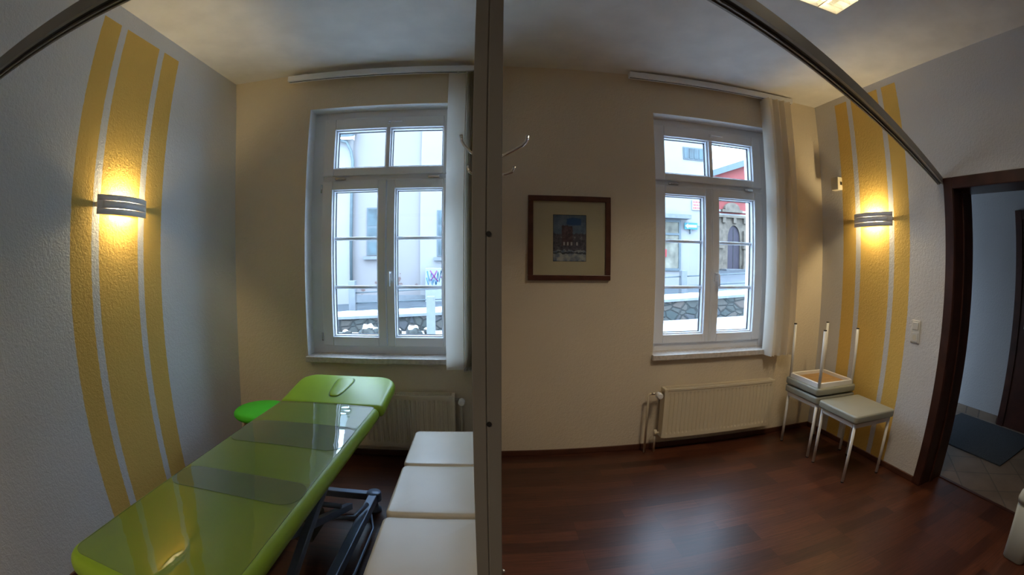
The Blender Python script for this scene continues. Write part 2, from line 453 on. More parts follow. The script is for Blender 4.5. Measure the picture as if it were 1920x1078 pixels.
# hall
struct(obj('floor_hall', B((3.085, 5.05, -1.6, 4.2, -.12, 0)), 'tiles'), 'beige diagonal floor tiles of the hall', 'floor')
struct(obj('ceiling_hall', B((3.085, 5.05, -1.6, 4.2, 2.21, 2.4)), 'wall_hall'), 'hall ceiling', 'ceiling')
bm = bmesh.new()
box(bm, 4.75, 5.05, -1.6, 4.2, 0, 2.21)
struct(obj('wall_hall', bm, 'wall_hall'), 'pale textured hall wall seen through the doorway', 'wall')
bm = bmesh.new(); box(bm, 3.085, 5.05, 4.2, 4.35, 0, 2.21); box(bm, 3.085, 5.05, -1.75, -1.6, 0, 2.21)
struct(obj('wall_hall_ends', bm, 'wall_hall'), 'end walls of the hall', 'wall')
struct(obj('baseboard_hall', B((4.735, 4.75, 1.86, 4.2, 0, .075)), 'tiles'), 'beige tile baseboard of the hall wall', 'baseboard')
d2 = struct(thing('door_2', 'dark brown closed door on the far hall wall', 'door'))
bm = bmesh.new(); box(bm, 4.715, 4.752, 1.76, 1.845, 0, 2.005); box(bm, 4.715, 4.752, .86, .945, 0, 2.005); box(bm, 4.715, 4.752, .945, 1.76, 1.92, 2.005)
obj('casing', bm, 'darkwood', d2, bevel=.006)
obj('leaf', B((4.728, 4.75, .945, 1.76, .005, 1.92)), 'darkwood', d2)
bm = bmesh.new(); box(bm, 4.719, 4.728, 1.66, 1.70, .93, 1.15, bev=.003); tube(bm, [(4.72, 1.68, 1.08), (4.68, 1.68, 1.08), (4.675, 1.66, 1.08), (4.675, 1.57, 1.08)], .009, 10)
obj('handle', bm, 'steel', d2)
mt = obj('floor_mat', B((3.72, 4.66, 1.30, 2.30, 0, .012)), 'mat', bevel=.003)
tag(mt, 'dark grey doormat lying on the hall tiles', 'doormat')

# ---------------------------------------------------------------- windows
def window(name, c, op, label):
    w = struct(thing(name, label, 'window', (c, 0, 0)))
    a, b = op[0] - c, op[1] - c
    yf = 3.055                                           # room-side face of the fixed frame
    bm = bmesh.new()
    fx0, fx1 = max(a, -.545), min(b, .545)
    box(bm, a - .005, fx0 + .06, yf, 3.15, WZ0, WZ1); box(bm, fx1 - .06, b + .005, yf, 3.15, WZ0, WZ1)
    box(bm, fx0 + .06, fx1 - .06, yf, 3.15, WZ0, .80); box(bm, fx0 + .06, fx1 - .06, yf, 3.15, 2.44, WZ1); box(bm, fx0 + .06, fx1 - .06, yf, 3.15, 1.975, 2.03)
    obj('window_frame', bm, 'pvc', w, bevel=.004)
    # sashes: (x0,x1,z0,z1, glass x0,x1,z0,z1, bars)
    def sash(x0, x1, z0, z1, g, nm, vb=None):
        gx0, gx1, gz0, gz1 = g
        y0, y1 = 3.03, 3.12
        bm = bmesh.new()
        def ring(ax0, ax1, az0, az1, bx0, bx1, bz0, bz1, ya, yb):
            box(bm, ax0, bx0, ya, yb, az0, az1); box(bm, bx1, ax1, ya, yb, az0, az1)
            box(bm, bx0, bx1, ya, yb, az0, bz0); box(bm, bx0, bx1, ya, yb, bz1, az1)
        ring(x0, x1, z0, z1, gx0, gx1, gz0, gz1, y0, y1)
        s = obj(nm, bm, 'pvc', w, bevel=.006)
        # glazing bead and dark seal round the pane
        bm = bmesh.new(); e = .010
        ring(gx0, gx1, gz0, gz1, gx0 + e, gx1 - e, gz0 + e, gz1 - e, 3.055, 3.10)
        obj('glazing_bead', bm, 'pvc', s, bevel=.003)
        bm = bmesh.new(); q = .014
        ring(gx0 + e, gx1 - e, gz0 + e, gz1 - e, gx0 + q, gx1 - q, gz0 + q, gz1 - q, 3.088, 3.104)
        obj('seal', bm, 'gasket', s)
        if vb is not None:
            bm = bmesh.new()
            for z in vb: tube(bm, [(gx0 + e, 3.086, z), (gx1 - e, 3.086, z)], .0125, 16)
            obj('glazing_bar', bm, 'pvc', s)
        obj('pane', B((gx0 + e, gx1 - e, 3.093, 3.099, gz0 + e, gz1 - e)), 'glass', s)
        return s
    sash(-.485, -.003, .795, 1.985, (-.405, -.062, .862, 1.917), 'sash', (1.567, 1.217))
    s = sash(.003, .485, .795, 1.985, (.062, .405, .862, 1.917), 'sash', (1.567, 1.217))
    # fanlight with a central mullion
    bm = bmesh.new(); gx, gz0, gz1 = .400, 2.076, 2.365
    box(bm, -.485, -gx, 3.03, 3.12, 2.02, 2.45); box(bm, gx, .485, 3.03, 3.12, 2.02, 2.45)
    box(bm, -gx, gx, 3.03, 3.12, 2.02, gz0); box(bm, -gx, gx, 3.03, 3.12, gz1, 2.45); box(bm, -.016, .016, 3.03, 3.12, gz0, gz1)
    f = obj('fanlight_sash', bm, 'pvc', w, bevel=.006)
    for sx in (-1, 1):
        x0, x1 = sorted((sx * .016, sx * gx)); bm = bmesh.new(); e = .010
        for (p0, p1, q0, q1) in ((x0, x0 + e, gz0, gz1), (x1 - e, x1, gz0, gz1), (x0 + e, x1 - e, gz0, gz0 + e), (x0 + e, x1 - e, gz1 - e, gz1)):
            box(bm, p0, p1, 3.055, 3.10, q0, q1)
        obj('glazing_bead', bm, 'pvc', f, bevel=.003)
        bm = bmesh.new(); x0 += e; x1 -= e; h0 = gz0 + e; h1 = gz1 - e; q = .004
        for (p0, p1, q0, q1) in ((x0, x0 + q, h0, h1), (x1 - q, x1, h0, h1), (x0 + q, x1 - q, h0, h0 + q), (x0 + q, x1 - q, h1 - q, h1)):
            box(bm, p0, p1, 3.088, 3.104, q0, q1)
        obj('seal', bm, 'gasket', f)
        obj('pane', B((x0, x1, 3.093, 3.099, h0, h1)), 'glass', f)
    # astragal over the meeting stiles
    obj('meeting_strip', B((-.014, -.002, 3.022, 3.032, .80, 1.98)), 'pvc', w, bevel=.003)
    bm = bmesh.new(); box(bm, .018, .046, 3.018, 3.03, 1.265, 1.335, bev=.004)
    tube(bm, [(.032, 3.02, 1.325), (.032, 2.99, 1.325), (.032, 2.978, 1.315), (.032, 2.975, 1.23)], [.008, .008, .009, .010], 10)
    obj('handle', bm, 'pvc', w)
    bm = bmesh.new(); box(bm, -.005, .012, 3.015, 3.03, 2.392, 2.42, bev=.003); tube(bm, [(.004, 3.01, 2.408), (.10, 3.006, 2.404)], .005, 8)
    obj('fanlight_lever', bm, 'pvc', w)
    for x in (-.34, .34):
        bm = bmesh.new(); box(bm, x - .04, x + .04, 3.012, 3.032, 1.985, 2.003, bev=.004); box(bm, x - .02, x + .035, 3.008, 3.014, 1.99, 1.998)
        obj('stay_bracket', bm, 'steel', w)
    for z in (.86, 1.93):
        bm = bmesh.new(); tube(bm, [(-.492, 3.035, z - .03), (-.492, 3.035, z + .03)], .007, 8)
        obj('hinge', bm, 'steel', w)
    bm = bmesh.new(); sx1 = b + .01
    box(bm, a - .008, sx1, 2.892, D, .698, .738, bev=.004); box(bm, a + .001, b - .001, D, yf, .698, .738)
    obj('window_sill', bm, 'marble', w)
    obj('outer_sill', B((a + .001, b - .001, 3.15, DO + .05, .69, .73)), 'zinc', w)
    return w
window('window_1', -.697, W1, 'white framed window above the green massage table, left of the partition')
window('window_2', 1.736, W2, 'white framed window right of the framed picture')

# ---------------------------------------------------------------- vertical blinds
def blinds(label, x0, x1, z0, z1, slats, zb, group):
    t = thing('vertical_blind', label, 'blind', (x0, 2.862, z1), group=group)
    bm = bmesh.new(); w = x1 - x0
    prof = [(-.024, -.04), (.024, -.04), (.024, 0), (-.024, 0)]
    box(bm, 0, w, -.026, .024, -.040, 0, bev=.003); 
    obj('head_rail', bm, 'pvc', t)
    bm = bmesh.new(); box(bm, .005, w - .005, -.004, .004, -.0415, -.0385)
    obj('track_slot', bm, 'black', t)
    for x in (.12, w - .12):
        bm = bmesh.new(); box(bm, x - .02, x + .02, .0, .068, .0, .014)
        obj('wall_bracket', bm, 'white_metal', t)
    ws = .127
    for (sx, ang) in slats:
        bm = bmesh.new(); h = z1 - .045 - zb; n = 8
        for zz in (0,):
            top = []; bot = []
            for k in range(n + 1):
                u = (k / n - .5) * ws; v = .009 * math.cos(PI * (k / n - .5))
                top.append((u, v)); 
            A = [bm.verts.new((u, v, -.045)) for u, v in top]; Z = [bm.verts.new((u, v, -.045 - h)) for u, v in top]
            for k in range(n): bm.faces.new((A[k], Z[k], Z[k + 1], A[k + 1])).smooth = True
        s = obj('slat', bm, 'slat', t, (sx - x0, 0, 0), (0, 0, ang))
        bm = bmesh.new(); box(bm, -.05, .05, .001, .0045, -.045 - h, -.045 - h + .02)
        obj('weight', bm, 'white_metal', s)
        bm = bmesh.new(); box(bm, -.008, .008, -.002, .008, -.05, -.04)
        obj('carrier', bm, 'white_metal', s)
    return t
blinds('cream vertical blind gathered beside the partition, left window', -1.44, -.035, 2.705, 2.752,
       [(-.195, .10)] + [(-.128 + .012 * k, PI / 2 - .15) for k in range(7)], .672, 'vertical blinds')
blinds('cream vertical blind gathered at the right of the right window', 1.015, 2.472, 2.73, 2.776,
       [(2.186, PI / 2 + .05)] + [(2.222 + .033 * k, PI / 2 + (.38 if k % 2 else -.10)) for k in range(6)], .698, 'vertical blinds')

# ---------------------------------------------------------------- radiators
def radiator(label, x0, x1, side, group, pipes):
    z0, z1 = .118, .498; w = x1 - x0
    t = thing('radiator', label, 'radiator', (x0, 0, 0), group=group)
    yf, yb = 2.815, 2.895
    bm = bmesh.new()
    # ribbed front sheet with a smooth border
    n = int(round((w - .05) / .0333)); pw = (w - .05) / n
    def sheet(yy, sgn):
        cols = [(0, 0)]
        for k in range(n):
            xa = .025 + k * pw
            cols += [(xa + .25 * pw, 0), (xa + .38 * pw, .006), (xa + .62 * pw, .006), (xa + .75 * pw, 0)]
        cols.append((w, 0))
        zs = [(z0, 0), (z0 + .028, 0), (z0 + .045, 1), (z1 - .045, 1), (z1 - .028, 0), (z1, 0)]
        g = [[bm.verts.new((x, yy + sgn * d * q, z)) for z, q in zs] for x, d in cols]
        for a, b in zip(g, g[1:]):
            for k in range(len(zs) - 1):
                bm.faces.new((a[k], b[k], b[k + 1], a[k + 1]))
    sheet(yf + .004, 1); 
    box(bm, 0, w, yf + .012, yf + .018, z0, z1)
    box(bm, 0, w, yb - .018, yb - .010, z0, z1)
    obj('front_panel', bm, 'radiator', t)
    bm = bmesh.new()
    box(bm, -.002, .022, yf, yb, z0 + .004, z1 + .004, bev=.003); box(bm, w - .022, w + .002, yf, yb, z0 + .004, z1 + .004, bev=.003)
    box(bm, .022, w - .022, yf, yf + .012, z1 - .012, z1 + .004); box(bm, .022, w - .022, yb - .01, yb, z1 - .012, z1 + .004)
    obj('side_cover', bm, 'radiator', t)
    bm = bmesh.new()
    k = .03
    while k < w - .03:
        box(bm, k, k + .005, yf + .012, yb - .01, z1 - .006, z1 + .003); k += .0125
    for yy in (yf + .03, yf + .052): box(bm, .022, w - .022, yy, yy + .004, z1 - .008, z1 + .002)
    obj('top_grille', bm, 'radiator', t)
    obj('convector', B((.025, w - .025, yf + .018, yb - .02, z0 + .01, z1 - .02)), 'grill_dark', t)
    for xx in (.15, w - .18):
        obj('wall_bracket', B((xx, xx + .03, yb, D - .001, .16, .46)), 'white_metal', t)
    s = -1 if side == 'l' else 1
    ex = 0 if side == 'l' else w
    vx = ex + s * .05; px = ex + s * pipes
    yy = 2.858
    bm = bmesh.new(); tube(bm, [(ex + s * .002, yy, .462), (ex + s * .03, yy, .462)], .010, 12); tube(bm, [(ex + s * .025, yy, .462), (px, yy, .462)], .008, 12)
    obj('valve_body', bm, 'brass', t)
    bm = bmesh.new(); tube(bm, [(vx, yy - .012, .462), (vx, yy - .03, .462), (vx, yy - .075, .462), (vx, yy - .08, .462)], [.016, .022, .022, .017], 18)
    obj('thermostat_head', bm, 'white_metal', t)
    bm = bmesh.new(); tube(bm, [(px + s * -.012, yy, .462), (px, yy, .462), (px + s * .006, yy, .452), (px + s * .006, yy, 0)], .0085, 12)
    obj('supply_pipe', bm, 'radiator', t)
    bm = bmesh.new(); lx = ex + s * .034
    tube(bm, [(ex + s * .002, yy, .152), (lx - s * .008, yy, .152), (lx, yy, .145), (lx, yy, 0)], .0085, 12); tube(bm, [(lx, yy, .175), (lx, yy, .13)], .012, 12)
    obj('return_pipe', bm, 'radiator', t)
    return t
radiator('cream ribbed radiator behind the massage table', -1.215, -.207, 'r', 'radiators', .035)
radiator('cream ribbed radiator right of the picture, low under the right window', 1.283, 2.268, 'l', 'radiators', .105)

# ---------------------------------------------------------------- partition with its end post
p = thing('partition_screen', 'thin grey partition with aluminium end post seen edge-on in the middle', 'partition')
obj('panel', B((-.012, .018, .60, 2.925, .02, 1.96)), 'panel', p)
bm = bmesh.new()
sec = [(-.0165, .545), (.0015, .545), (.0015, .547), (.0035, .547), (.0035, .545), (.0215, .545), (.0215, .605), (-.0165, .605)]
prism(bm, sec, 2, 0, 2.0)
obj('end_post', bm, 'alu', p, bevel=.0012)
for z in (1.451, 1.203):
    bm = bmesh.new(); tube(bm, [(.005, .5455, z), (.005, .5435, z)], .0034, 16)
    obj('screw', bm, 'black', p)
for s, fx in ((-1, -.0125), (1, .0185)):
    bm = bmesh.new(); y = .80
    box(bm, *sorted((fx, fx + s * .004)), y - .012, y + .012, 1.565, 1.64, bev=.001)
    obj('hook_plate', bm, 'chrome', p)
    bm = bmesh.new()
    k = 1.1 if s > 0 else .6
    tube(bm, [(fx, y, 1.605), (fx + s * .030 * k, y, 1.622), (fx + s * .045 * k, y, 1.632), (fx + s * .052 * k, y, 1.640), (fx + s * .055 * k, y, 1.652)], [.0026, .0026, .0028, .003, .0034], 10)
    tube(bm, [(fx, y, 1.577), (fx + s * .018 * k, y, 1.577), (fx + s * .028 * k, y, 1.581), (fx + s * .033 * k, y, 1.592)], [.0024, .0024, .0026, .003], 10)
    obj('coat_hook', bm, 'chrome', p)
bm = bmesh.new(); lathe(bm, [(.001, 0), (.004, .001), (.005, .003), (.003, .0055), (.0005, .006)], 14)
obj('latch_knob', bm, 'chrome', p, (.0215, .575, .925), (0, PI / 2, 0))

# overhead curtain tracks
def track(label, a, b, wdt):
    a = Vector(a); b = Vector(b); d = b - a; ln = d.length
    t = thing('curtain_track', label, 'curtain track', a, (0, 0, math.atan2(d.y, d.x)), 'overhead curtain tracks')
    h = .042
    bm = bmesh.new()       # outline (y across, z up); north edge at y=0, body towards the viewer
    sec = [(0, 0), (0, h), (-wdt, h), (-wdt, 0), (-wdt + .010, 0), (-wdt + .010, .012), (-.018, .012), (-.018, 0), (-.013, 0), (-.013, .012), (-.006, .012), (-.006, 0)]
    prism(bm, sec, 0, 0, ln)
    obj('rail_profile', bm, 'track', t)
    obj('rail_groove', B((0, ln, -wdt + .011, -.019, .006, .0118)), 'black', t)
    return t
track('grey overhead curtain track running left from the partition post', (-.018, .570, 1.962), (XL, .672, 1.962), .045)
track('grey overhead curtain track running right to the door frame', (.022, .548, 1.960), (XR - .001, 1.706, 1.960), .045)
t = bpy.data.objects['curtain_track']
# the left track was built towards -x: turn its section so the body faces the viewer
for ch in t.children: ch.scale = (1, -1, 1)

# ---------------------------------------------------------------- wall lamps
def wall_lamp(label, loc, rot):
    t = thing('wall_lamp', label, 'wall lamp', loc, rot, 'wall lamps')   # local: wall plane x=0, room towards +x, y along wall
    R_, half, pr = .30, .200, .075
    def arc(off, y):
        # bowed shade: flat centre distance pr, ends at .022 from wall
        k = (pr - .02) / half ** 2
        return pr - k * y * y + off
    n = 28
    def strip(y0, y1, z0, z1, off, th, nm, m, par):
        bm = bmesh.new(); A = []
        for k in range(n + 1):
            y = y0 + (y1 - y0) * k / n; x = arc(off, y)
            A.append([bm.verts.new(q) for q in ((x, y, z0), (x, y, z1), (x - th, y, z1), (x - th, y, z0))])
        for a, b in zip(A, A[1:]):
            for q in range(4):
                f = bm.faces.new((a[q], b[q], b[(q + 1) % 4], a[(q + 1) % 4])); f.smooth = q in (0, 2)
        bm.faces.new(A[0]); bm.faces.new(A[-1][::-1])
        return obj(nm, bm, m, par)
    bm = bmesh.new()
    A = []
    for k in range(n + 1):
        y = -half + 2 * half * k / n; x = arc(0, y); A.append((x, y))
    th = .0025; H = .05
    # shade: upper band, lower band and ends; slits between bands and the centre strip
    s = strip(-half, half, .020, H, 0, th, 'shade', 'lampmetal', t)
    strip(-half, half, -H, -.020, 0, th, 'shade', 'lampmetal', t)
    strip(-half, -half + .045, -.0202, .0202, 0, th, 'shade_end', 'lampmetal', t)
    strip(half - .045, half, -.0202, .0202, 0, th, 'shade_end', 'lampmetal', t)
    strip(-half + .03, half - .03, -.0192, .0192, .0026, th, 'centre_strip', 'lampmetal', t)
    bm = bmesh.new(); box(bm, 0, .012, -.12, .12, -.035, .035, bev=.003); box(bm, .012, .05, -.02, .02, -.008, .008)
    box(bm, 0, .018, -.198, -.192, -.012, .012); box(bm, 0, .018, .192, .198, -.012, .012)
    obj('back_plate', bm, 'lampinner', t)
    bm = bmesh.new(); tube(bm, [(.036, -.06, 0), (.036, .06, 0)], .008, 14)
    obj('bulb', bm, 'bulb', t)
    return t
wall_lamp('bowed steel wall lamp, lit, on the left wall beside the massage table', (XL + .001, 1.822, 1.722), (0, 0, 0))
wall_lamp('bowed steel wall lamp, lit, on the right wall above the white stools', (XR - .001, 2.326, 1.762), (0, 0, PI))

# ---------------------------------------------------------------- ceiling light
t = thing('ceiling_light', 'square louvred ceiling light, lit, above the plank floor', 'ceiling light', (1.47, 1.235, 2.72))
h = .295
bm = bmesh.new()
for (a, b, c, d) in ((-h, h, -h, -h + .012), (-h, h, h - .012, h), (-h, -h + .012, -h + .012, h - .012), (h - .012, h, -h + .012, h - .012)): box(bm, a, b, c, d, 0, .07)
box(bm, -h, h, -h, h, .062, .07)
obj('housing', bm, 'lamp_housing', t)
bm = bmesh.new()
for x in (-.2, -.067, .067, .2):
    tube(bm, [(x, -.26, .045), (x, .26, .045)], .013, 12)
obj('light_tube', bm, 'diffuser', t)
bm = bmesh.new()
for k in range(1, 4):
    x = -h + 2 * h * k / 4; box(bm, x - .004, x + .004, -h + .012, h - .012, .002, .03)
for k in range(1, 9):
    y = -h + 2 * h * k / 9; box(bm, -h + .012, h - .012, y - .0012, y + .0012, .004, .028)
obj('louvre', bm, 'louvre', t)
l = bpy.data.lights.new('ceiling_lamp_light', 'AREA'); l.energy = 12; l.color = (1, .84, .62); l.size = .5; l.shape = 'SQUARE'; l.spread = math.radians(125)
lo = bpy.data.objects.new('ceiling_lamp_light', l); COL.objects.link(lo); lo.parent = t; lo.location = (0, 0, -.004)

cl = bpy.data.objects['ceiling_light']
r2 = dup(cl, (-.9, -1.0, 2.72), None, 'square louvred ceiling light over the rear part of the room')
cl['group'] = r2['group'] = 'louvred ceiling lights'
for ch in r2.children:
    if ch.type == 'LIGHT': ch.data = ch.data.copy(); ch.data.energy = 15
# ---------------------------------------------------------------- picture, plates
t = thing('framed_picture', 'square brown frame with small blue-grey watercolour in cream mount, between partition and right window', 'picture', (.578, D, 1.563))
bm = bmesh.new(); a, w = .288, .036
pts = [(a, 0, 0)]
for (x0, x1, z0, z1) in ((-a, a, a - w, a), (-a, a, -a, -a + w), (-a, -a + w, -a + w, a - w), (a - w, a, -a + w, a - w)): box(bm, x0, x1, -.024, -.002, z0, z1)
obj('frame', bm, 'frame_brown', t, bevel=.003)
obj('mount', B((-a + w, a - w, -.008, -.004, -a + w, a - w)), 'mount', t)
o = obj('print', B((-.113, .113, -.0095, -.0082, -.157, .157)), 'print', t, (0, 0, 0))
pg = obj('print_edge', B((-.1155, .1155, -.0088, -.0081, -.1595, .1595)), 'black', t)
obj('picture_glass', B((-a + w, a - w, -.013, -.012, -a + w, a - w)), 'glass', t)
o = obj('blank_wall_plate', B((2.484, 2.539, D - .008, D, 1.396, 1.509)), 'ivory', bevel=.003)
tag(o, 'small blank ivory plate on the window wall near the right corner', 'wall plate')
# motion detector on the right wall
t = thing('motion_detector', 'ivory box detector high on the right wall at the yellow stripe', 'detector', (XR, 2.71, 2.075))
obj('detector_body', B((-.055, 0, -.045, .04, -.052, .052)), 'ivory', t, bevel=.006)
obj('connector', B((-.030, -.008, -.0475, -.043, -.012, .014)), 'black', t)
# switch and socket
t = thing('light_switch', 'ivory double switch plate between yellow stripe and door frame', 'light switch', (XR, 1.882, 1.0))
obj('plate', B((-.010, 0, -.041, .041, -.074, .078)), 'switch', t, bevel=.004)
obj('rocker', B((-.016, -.008, -.028, .028, .014, .066)), 'switch', t, bevel=.004)
bm = bmesh.new(); box(bm, -.014, -.008, -.030, .030, -.066, -.006, bev=.003)
obj('socket_face', bm, 'switch', t)
bm = bmesh.new(); tube(bm, [(-.0145, 0, -.036), (-.0142, 0, -.036)], .019, 24)
obj('socket_well', bm, 'ivory', t)

# ---------------------------------------------------------------- massage table
TZ = .655
t = thing('massage_table', 'lime green massage table on a blue-grey metal frame, raised headrest towards the left window', 'massage table', (-.882, 1.40, 0), (0, 0, math.radians(-1.9)))
hw = .303
bm = bmesh.new(); cushion(bm, -hw, hw, -.80, .775, TZ - .078, TZ, (.035, .035, .09, .09), .034, 10, bottom_edge=.03)
def crown_x(bm, k=.11, zmin=.6):
    for i in range(-8, 9):
        bmesh.ops.bisect_plane(bm, geom=bm.verts[:] + bm.edges[:] + bm.faces[:], plane_co=(i * .033, 0, 0), plane_no=(1, 0, 0))
    for v in bm.verts:
        if v.co.z > zmin: v.co.z -= k * v.co.x ** 2
    for f in bm.faces: f.smooth = True
crown_x(bm)
obj('body_cushion', bm, 'lime', t, bevel=0)
# head cushion, tilted
HM = Matrix.Translation((0, .790, .600)) @ Matrix.Rotation(math.radians(9.5), 4, 'X')
bm = bmesh.new(); hwh = .312
# top face with a raised ring around the face opening built as concentric rings
def face_ring(s, n=44):
    out = []
    for k in range(n):
        a = 2 * PI * k / n; x = math.cos(a); y = math.sin(a)
        # superellipse tapering towards the body end
        px = math.copysign(abs(x) ** .55, x); py = math.copysign(abs(y) ** .62, y)
        wd = (.049 + .013 * py) * s; out.append((px * wd + .004 * py, .222 + py * .122 * (1 + (s - 1) * .4)))
    return out
cushion(bm, -hwh, hwh, .004, .405, -.028, .040, (.12, .12, .03, .03), .030, 12, bottom_edge=.025)
bmesh.ops.transform(bm, matrix=HM, verts=bm.verts)
obj('head_cushion', bm, 'lime', t)
bm = bmesh.new()
R0 = face_ring(1.0); R1 = face_ring(1.12)
def ringstrip(bm, Ra, za, Rb, zb):
    A = [bm.verts.new((x, y, za)) for x, y in Ra]; Bv = [bm.verts.new((x, y, zb)) for x, y in Rb]
    for k in range(len(A)):
        f = bm.faces.new((A[k], A[(k + 1) % len(A)], Bv[(k + 1) % len(A)], Bv[k])); f.smooth = True
    return A, Bv
ringstrip(bm, face_ring(1.13), .0402, face_ring(.98), .0408)
bmesh.ops.transform(bm, matrix=HM, verts=bm.verts)
hs = obj('face_opening_groove', bm, 'lime_dark', t)
bm = bmesh.new(); rings = []
for s_, z in ((1.0, .0404), (1.0, .0425), (.96, .0455), (.88, .047), (.5, .048)):
    rings.append([bm.verts.new((x, y, z)) for x, y in face_ring(s_)])
for a, b in zip(rings, rings[1:]):
    for k in range(len(a)):
        f = bm.faces.new((a[k], a[(k + 1) % len(a)], b[(k + 1) % len(a)], b[k])); f.smooth = True
bm.faces.new(rings[-1]).smooth = True
bmesh.ops.transform(bm, matrix=HM, verts=bm.verts)
obj('face_plug', bm, 'lime', t)
# frames
bm = bmesh.new()
for sx in (-1, 1): box(bm, sx * .24 - .02, sx * .24 + .02, -.74, .74, TZ - .115, TZ - .079)
for y in (-.72, -.2, .35, .70): box(bm, -.24, .24, y - .018, y + .018, TZ - .115, TZ - .081)
obj('upper_frame', bm, 'bluegrey', t, bevel=.004)
bm = bmesh.new(); box(bm, -.25, .25, 0, .36, -.05, -.030); bmesh.ops.transform(bm, matrix=HM, verts=bm.verts)
obj('head_frame', bm, 'black', t, bevel=.004)
bm = bmesh.new(); BX = .222
for sx in (-1, 1): box(bm, sx * BX - .024, sx * BX + .024, -.78, .775, .075, .125)
for y in (-.78, .775): box(bm, -BX, BX, y - .022, y + .022, .080, .122)
obj('base_frame', bm, 'bluegrey', t, bevel=.005)
for sx in (-1, 1):
    for y in (-.78, .775):
        bm = bmesh.new(); lathe(bm, [(.030, 0), (.034, .004), (.034, .02), (.018, .03), (.018, .07), (.040, .075), (.042, .080), (.042, .122), (.038, .128), (.001, .1285)], 28)
        obj('corner_foot', bm, 'bluegrey', t, (sx * BX, y, 0))
for sx in (-1, 1):
    bm = bmesh.new()
    tube(bm, [(sx * .175, -.62, .13), (sx * .175, .42, TZ - .12)], .024, 4); obj('lift_arm', bm, 'bluegrey', t, bevel=.003)
    bm = bmesh.new()
    tube(bm, [(sx * .135, .60, .13), (sx * .135, -.40, TZ - .12)], .024, 4); obj('lift_arm', bm, 'bluegrey', t, bevel=.003)
bm = bmesh.new(); tube(bm, [(0, .30, .16), (0, .02, .30)], .030, 16); tube(bm, [(0, .02, .30), (0, -.16, .39)], .016, 16); box(bm, -.05, .05, .26, .46, .11, .20, bev=.01)
obj('lift_motor', bm, 'grill_dark', t)
bm = bmesh.new(); tube(bm, [(-.16, .42, .24), (.16, .42, .24)], .014, 14); obj('cross_shaft', bm, 'bluegrey', t); bm = bmesh.new(); tube(bm, [(-.18, -.35, .52), (.18, -.35, .52)], .014, 14)
obj('cross_shaft', bm, 'bluegrey', t); bm = bmesh.new()
tube(bm, [(.10, .36, .20), (.205, .46, .155), (.235, .60, .15)], .012, 12)
obj('cable', bm, 'bluegrey', t)
bm = bmesh.new(); tube(bm, [(BX + .02, .62, .075), (BX + .055, .52, .05), (BX + .06, 0, .045), (BX + .055, -.6, .05), (BX + .02, -.7, .075)], .007, 10)
obj('foot_rail', bm, 'bluegrey', t)

# clear cover sheets
def film(label, y0, y1, z, r):
    bm = bmesh.new(); th = .0014
    pts = rring(-.272, .278, y0, y1, r, 8)
    rings = []
    a = [bm.verts.new((x, y, z)) for x, y in pts]; b = [bm.verts.new((x, y, z + th)) for x, y in pts]
    bm.faces.new(a[::-1]); bm.faces.new(b)
    for k in range(len(a)): bm.faces.new((a[k], a[(k + 1) % len(a)], b[(k + 1) % len(a)], b[k]))
    bm.normal_update()
    for f in bm.faces: f.material_index = 0 if abs(f.normal.z) > .5 else 1
    bmesh.ops.split_edges(bm, edges=bm.edges[:])
    crown_x(bm)
    o = obj('cover_sheet', bm, ['film', 'film_edge'], None, (-.882, 1.40, 0), (0, 0, math.radians(-1.9)))
    tag(o, label, 'cover sheet', 'clear cover sheets on the massage table')
film('clear plastic sheet on the near part of the massage table, lowest of three', -.755, -.085, TZ + .0006, (.06, .06, .05, .05))
film('clear plastic sheet on the middle of the massage table, between the other two', -.245, .455, TZ + .0024, (.06, .06, .07, .07))
film('clear plastic sheet on the massage table next to the headrest, reflecting the window', .190, .755, TZ + .0042, (.02, .02, .07, .07))

# ---------------------------------------------------------------- green stool behind the table
t = thing('round_stool', 'round bright green stool with bent wood legs in the left corner', 'stool', (-1.45, 2.49, 0))
bm = bmesh.new()
lathe(bm, [(.02, .430), (.165, .430), (.183, .436), (.192, .448), (.190, .463), (.178, .474), (.14, .481), (.07, .484), (.005, .485)], 48)
obj('seat_pad', bm, 'green', t)
bm = bmesh.new(); lathe(bm, [(.01, .414), (.15, .414), (.15, .4295), (.01, .4295)], 40)
obj('seat_board', bm, 'beech', t)
for k in range(4):
    a = PI / 4 + k * PI / 2 + .45
    c, s = math.cos(a), math.sin(a)
    pts = [(.03, .405), (.12, .405), (.155, .400), (.178, .385), (.187, .36), (.190, .30), (.192, 0)]
    bm = bmesh.new(); tube(bm, [(c * r, s * r, z) for r, z in pts], .022, 12, flat=(-s, c, 0))
    obj('leg', bm, 'beech', t)

